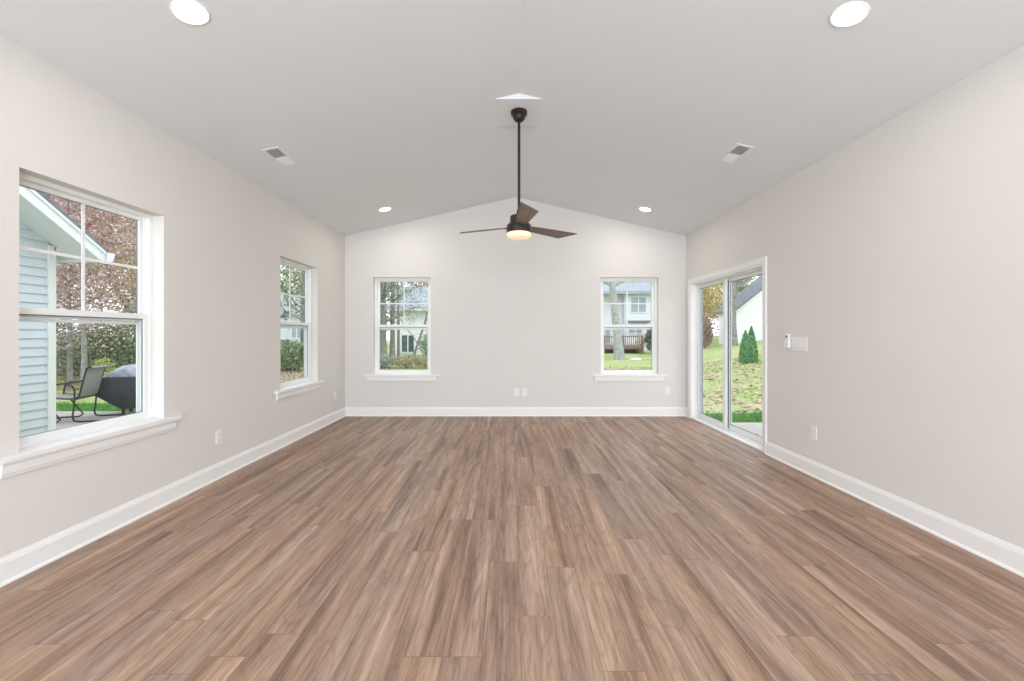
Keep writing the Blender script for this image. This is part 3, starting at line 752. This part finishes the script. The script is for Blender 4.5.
P(cp).build('corner_post', M['soffit'], wg, bevel=.004)
# roof slabs, soffits, rake fascia
RX = -5.0; OV = ye + .20
rf = MB(); th = .10
def roofz(y): return CAMZ + 1.530 + .62 * (4.476 - y) if y >= yc else roofz(2 * yc - y)
for sgn in (1, -1):
    a, b_ = (yc, OV) if sgn > 0 else (2 * yc - OV, yc)
    rf.prism([(a, roofz(a) - .035), (b_, roofz(b_) - .035), (b_, roofz(b_)), (a, roofz(a))], 'x', -12, RX + .02)
P(rf).build('shingle_roof', M['shingle'], wg)
fc = MB()
for sgn in (1, -1):
    a, b_ = (yc, OV - .02) if sgn > 0 else (2 * yc - OV + .02, yc)
    fc.prism([(a, roofz(a) - .19), (b_, roofz(b_) - .19), (b_, roofz(b_) - .036), (a, roofz(a) - .036)], 'x', RX - .03, RX)
    fc.prism([(a, roofz(a) - .075), (b_, roofz(b_) - .075), (b_, roofz(b_) - .0365), (a, roofz(a) - .0365)], 'x', RX, RX + .015)
P(fc).build('rake_fascia', M['soffit'], wg)
sf = MB()
for sgn in (1, -1):
    a, b_ = (yc, OV - .03) if sgn > 0 else (2 * yc - OV + .03, yc)
    sf.prism([(a, roofz(a) - .125), (b_, roofz(b_) - .125), (b_, roofz(b_) - .105), (a, roofz(a) - .105)], 'x', wx - .05, RX - .03)
P(sf).build('rake_soffit', M['soffit'], wg)
eb = MB(); eb.prism([(ye - .02, CAMZ + .985), (OV - .02, CAMZ + .985), (OV - .02, roofz(OV) - .05), (ye - .02, roofz(ye) - .13)], 'x', -12, wx + .03)
P(eb).build('eave_box', M['soffit'], wg)
gt = MB(); zt = roofz(OV) - .035
gt.prism([(OV - .015, zt - .115), (OV + .045, zt - .115), (OV + .075, zt - .05), (OV + .085, zt), (OV + .075, zt), (OV + .065, zt - .045), (OV + .038, zt - .105), (OV - .005, zt - .105), (OV - .005, zt), (OV - .015, zt)], 'x', -12, RX + .02)
gt.prism([(OV - .015, zt - .115), (OV + .045, zt - .115), (OV + .075, zt - .05), (OV + .085, zt), (OV - .015, zt)], 'x', RX + .02, RX + .024)
P(gt).build('gutter', M['soffit'], wg)
ds = MB().tube([(-5.75, OV + .03, zt - .11), (-5.75, OV + .03, zt - .17), (-5.62, ye + .06, zt - .34), (-5.62, ye + .05, zt - .42), (-5.62, ye + .05, -.12)], .035, 4)
P(ds).build('downspout', M['soffit'], wg)

# ------------------------------------------------------------------ patio chair (local +x = facing)
pc = tag(empty('patio_chair', (-7.06, 6.97, -.15), math.radians(197), ), 'sling patio chair with dark metal frame standing on the patio outside the near left window', 'chair')
pc.scale = (.94,) * 3
sl = MB(); prof = [(.40, .395), (.36, .425), (.20, .415), (.02, .395), (-.08, .40), (-.13, .44), (-.165, .60), (-.205, .78), (-.23, .90), (-.265, .93), (-.30, .915)]
vs = []; fs = []
for x, z in prof:
    for yy in (-.235, .235): vs.append((x, yy, z))
for x, z in prof:
    for yy in (-.235, .235): vs.append((x - .006, yy, z - .006))
n_ = len(prof)
for i in range(n_ - 1):
    a = 2 * i; fs += [(a, a + 1, a + 3, a + 2), (2 * n_ + a, 2 * n_ + a + 2, 2 * n_ + a + 3, 2 * n_ + a + 1), (a, a + 2, 2 * n_ + a + 2, 2 * n_ + a), (a + 1, 2 * n_ + a + 1, 2 * n_ + a + 3, a + 3)]
sl.add(vs, fs).build('sling_seat', M['sling'], pc, smooth=True)
for sy in (-.25, .25):
    MB().tube([(x, sy, z) for x, z in prof], .013, 8).build('side_rail', M['chair_metal'], pc, smooth=True)
    s2 = sy * 1.14
    MB().tube([(-.188, sy, .70), (-.16, s2, .685), (.10, s2, .655), (.28, s2, .64), (.35, s2, .60), (.37, s2, .50), (.36, sy, .43)], .014, 8).build('armrest', M['chair_metal'], pc, smooth=True)
    MB().tube([(.02, s2, .655), (-.05, s2, .62), (-.09, s2, .54), (-.085, s2, .30), (-.06, s2, .10), (-.08, s2, .03), (-.16, s2, .014), (-.52, s2 * .98, .014)], .014, 8).build('leg', M['chair_metal'], pc, smooth=True)
    MB().tube([(.30, sy, .405), (.26, s2, .30), (.10, s2, .06), (.16, s2, .015), (.42, s2, .014)], .013, 8).build('leg', M['chair_metal'], pc, smooth=True)
MB().tube([(-.52, -.28, .014), (-.52, .28, .014)], .014, 8).build('base_bar', M['chair_metal'], pc, smooth=True)
MB().tube([(.42, -.285, .014), (.42, .285, .014)], .013, 8).build('base_bar', M['chair_metal'], pc, smooth=True)
MB().tube([(-.08, -.25, .385), (-.08, .25, .385)], .012, 8).build('cross_bar', M['chair_metal'], pc, smooth=True)

# ------------------------------------------------------------------ covered grill
gr = tag(empty('covered_grill', (-6.74, 7.62, -.15), math.radians(20)), 'barbecue grill under a black cover with grey top right of the patio chair', 'grill')
def loft(secs, n=28):
    vs = []; fs = []
    for (z, hx, hy, ox) in secs:
        for k in range(n):
            a = 2 * PI * k / n; c_, s_ = math.cos(a), math.sin(a)
            e_ = .38; x = hx * math.copysign(abs(c_) ** e_, c_); y = hy * math.copysign(abs(s_) ** e_, s_)
            wob = 1 + .025 * math.sin(5 * a + z * 9) 
            vs.append((ox + x * wob, y * wob, z))
    for i in range(len(secs) - 1):
        for k in range(n): fs.append((i * n + k, i * n + (k + 1) % n, (i + 1) * n + (k + 1) % n, (i + 1) * n + k))
    fs += [tuple(range(n))[::-1], tuple((len(secs) - 1) * n + k for k in range(n))]
    mb = MB(); mb.add(vs, fs); return mb
loft([(.10, .24, .20, .10), (.20, .34, .24, .06), (.34, .46, .27, 0), (.48, .52, .28, 0), (.62, .52, .28, 0), (.66, .50, .27, 0)]).build('cover', M['cover'], gr, smooth=True)
loft([(.655, .47, .26, .02), (.70, .40, .25, .06), (.78, .33, .22, .10), (.84, .26, .16, .12), (.86, .15, .08, .12)]).build('hood_cover', M['cover_top'], gr, smooth=True)
for sx, sy in ((-.10, -.14), (.28, -.14), (-.10, .14), (.28, .14)):
    MB().box(sx - .018, sx + .018, sy - .018, sy + .018, 0, .16).build('leg', M['chair_metal'], gr)

# ------------------------------------------------------------------ houses
def house_part(mb, name, m, r): return mb.xf(Matrix.Translation([-c_ for c_ in r.location])).build(name, m, r)
def win(r, x0, x1, z0, z1, y, m='darkwin', mull=True, fw=.08):
    f_ = MB(); frame_ring(f_, x0 - fw, x1 + fw, z0 - fw, z1 + fw, y - .085, y - .001, fw, fw, fw, fw)
    if mull: f_.box((x0 + x1) / 2 - .04, (x0 + x1) / 2 + .04, y - .08, y - .001, z0, z1)
    fo = house_part(f_, 'window', M['white_ext'], r)
    p_ = MB().box(x0, x1, y - .05, y - .0015, z0, z1).xf(Matrix.Translation([-c_ for c_ in r.location])); p_.build('pane', M[m], fo)
def lapwall(mb, x0, x1, y0, y1, z0, z1, step=.2):
    mb.box(x0, x1, y0, y1, z0, z1)
    z = z0
    while z < z1 - .01:
        zt = min(z + step, z1)
        mb.add([(x0, y0 - .03, z), (x1, y0 - .03, z), (x1, y0, zt), (x0, y0, zt), (x0, y0, z), (x1, y0, z)], [(0, 1, 2, 3), (0, 4, 5, 1), (0, 3, 4), (1, 5, 2)])
        z = zt
# A: two-storey house behind the deck
hA = tag(empty('two_storey_house', (9, 36, -.25)), 'large white two storey house with grey blue roof behind the deck', 'building')
w_ = MB(); lapwall(w_, 9.34, 14, 35, 42, -.3, 4.62); lapwall(w_, 2.6, 9.34, 35.7, 42, -.3, 4.62)
house_part(w_, 'walls', M['white_ext'], hA)
house_part(MB().box(9.20, 9.34, 34.94, 35.69, -.3, 4.6), 'corner_board', M['siding'], hA)
ro = MB(); ro.prism([(34.5, 4.56), (38.6, 7.3), (42.6, 4.56), (42.6, 4.72), (38.6, 7.46), (34.5, 4.72)], 'x', 2.2, 14.3)
ro.prism([(35, 4.6), (38.6, 7.25), (42, 4.6)], 'x', 2.7, 13.9)
house_part(ro, 'roof', M['shingle_pale'], hA)
house_part(MB().box(2.2, 14.3, 34.36, 34.5, 4.50, 4.64), 'gutter', M['bluewin'], hA)
win(hA, 9.75, 10.95, 3.05, 4.25, 35, 'bluewin'); win(hA, 9.55, 10.6, 1.32, 1.80, 34.97, 'bluewin')
win(hA, 4.2, 5.4, 3.05, 4.25, 35.7, 'bluewin'); win(hA, 7.3, 8.2, .5, 1.6, 35.7, 'bluewin')
house_part(MB().box(9.4, 11.2, 34.5, 34.97, 2.22, 2.34), 'door_canopy', M['shingle'], hA)
dk = tag(empty('deck', (7.2, 33.6, -.25)), 'red brown raised wooden deck with railing in front of white two storey house', 'deck')
house_part(MB().box(4.0, 9.9, 32.2, 34.9, .10, .30), 'deck_floor', M['deckwood'], dk)
house_part(MB().box(4.1, 9.8, 32.5, 34.9, -.3, .099), 'skirt', M['deckskirt'], dk)  # dark box stands in for the shade beneath the deck
rl = MB(); rl.box(4.0, 9.9, 32.2, 32.28, 1.02, 1.10); rl.box(4.0, 9.9, 32.2, 32.28, .38, .44)
house_part(rl, 'railing', M['deckwood'], dk)
for x in (4.0, 5.45, 6.9, 8.35, 9.78): house_part(MB().box(x, x + .12, 32.17, 32.31, -.25, 1.15), 'post', M['deckwood'], dk)
for k in range(38):
    x = 4.2 + k * .15
    house_part(MB().box(x, x + .04, 32.22, 32.26, .44, 1.02), 'baluster', M['deckwood'], dk)
# B: white house through left back window
hB = tag(empty('white_house', (-6, 32, -.25)), 'white house with twin window seen through the left back window', 'building')
w_ = MB(); lapwall(w_, -8.6, -2.6, 30.5, 36, -.3, 3.0); house_part(w_, 'walls', M['white_ext'], hB)
ro = MB(); ro.prism([(30.0, 2.96), (33.2, 4.75), (36.4, 2.96), (36.4, 3.12), (33.2, 4.91), (30.0, 3.12)], 'x', -8.9, -2.3); ro.prism([(30.5, 2.98), (33.2, 4.6), (36, 2.98)], 'x', -8.5, -2.7)
house_part(ro, 'roof', M['shingle_pale'], hB)
house_part(MB().box(-8.9, -2.3, 29.88, 30.0, 2.88, 3.04), 'gutter', M['siding'], hB)
win(hB, -7.85, -7.0, -.02, 1.15, 30.5)
win(hB, -5.0, -4.1, 0.8, 2.0, 30.5)
# C: pale distant house through far left window
hC = tag(empty('distant_house', (-20, 42, -.1)), 'pale blue distant house above the hedge, seen through far left window', 'building')
w_ = MB(); lapwall(w_, -24, -17.0, 40, 46, -.2, 3.0); house_part(w_, 'walls', M['siding'], hC)
ro = MB(); ro.prism([(39.6, 2.96), (43, 5.0), (46.4, 2.96), (46.4, 3.12), (43, 5.16), (39.6, 3.12)], 'x', -24.3, -16.7); ro.prism([(40, 2.98), (43, 4.9), (46, 2.98)], 'x', -23.9, -17.1)
house_part(ro, 'roof', M['shingle_pale'], hC)
win(hC, -20.6, -19.7, .9, 1.9, 40, 'bluewin')
# D: white gable house through the sliding door
hD = tag(empty('gable_house', (19.5, 33, .3)), 'white gable house with grey roof behind the conical evergreen', 'building')
w_ = MB(); e0, x0, x1, pk = 2.95, 15.7, 24.5, 20.1
w_.prism([(x0, .2), (x1, .2), (x1, e0), (pk, e0 + .8 * (pk - x0)), (x0, e0)], 'y', 30, 32.4)
house_part(w_, 'walls', M['white_ext'], hD)
ro = MB(); ov = .25
for a, b_ in ((x0 - ov, pk), (pk, x1 + ov)):
    za = e0 + .8 * (min(abs(a - x0), abs(a - pk)) * 0) ; 
    zA = e0 - .8 * ov if a < x0 else e0 + .8 * (pk - x0); zB = e0 + .8 * (pk - x0) if b_ == pk else e0 - .8 * ov
    ro.prism([(a, zA + .01), (b_, zB + .01), (b_, zB + .16), (a, zA + .16)], 'y', 29.7, 32.6)
house_part(ro, 'roof', M['shingle'], hD)
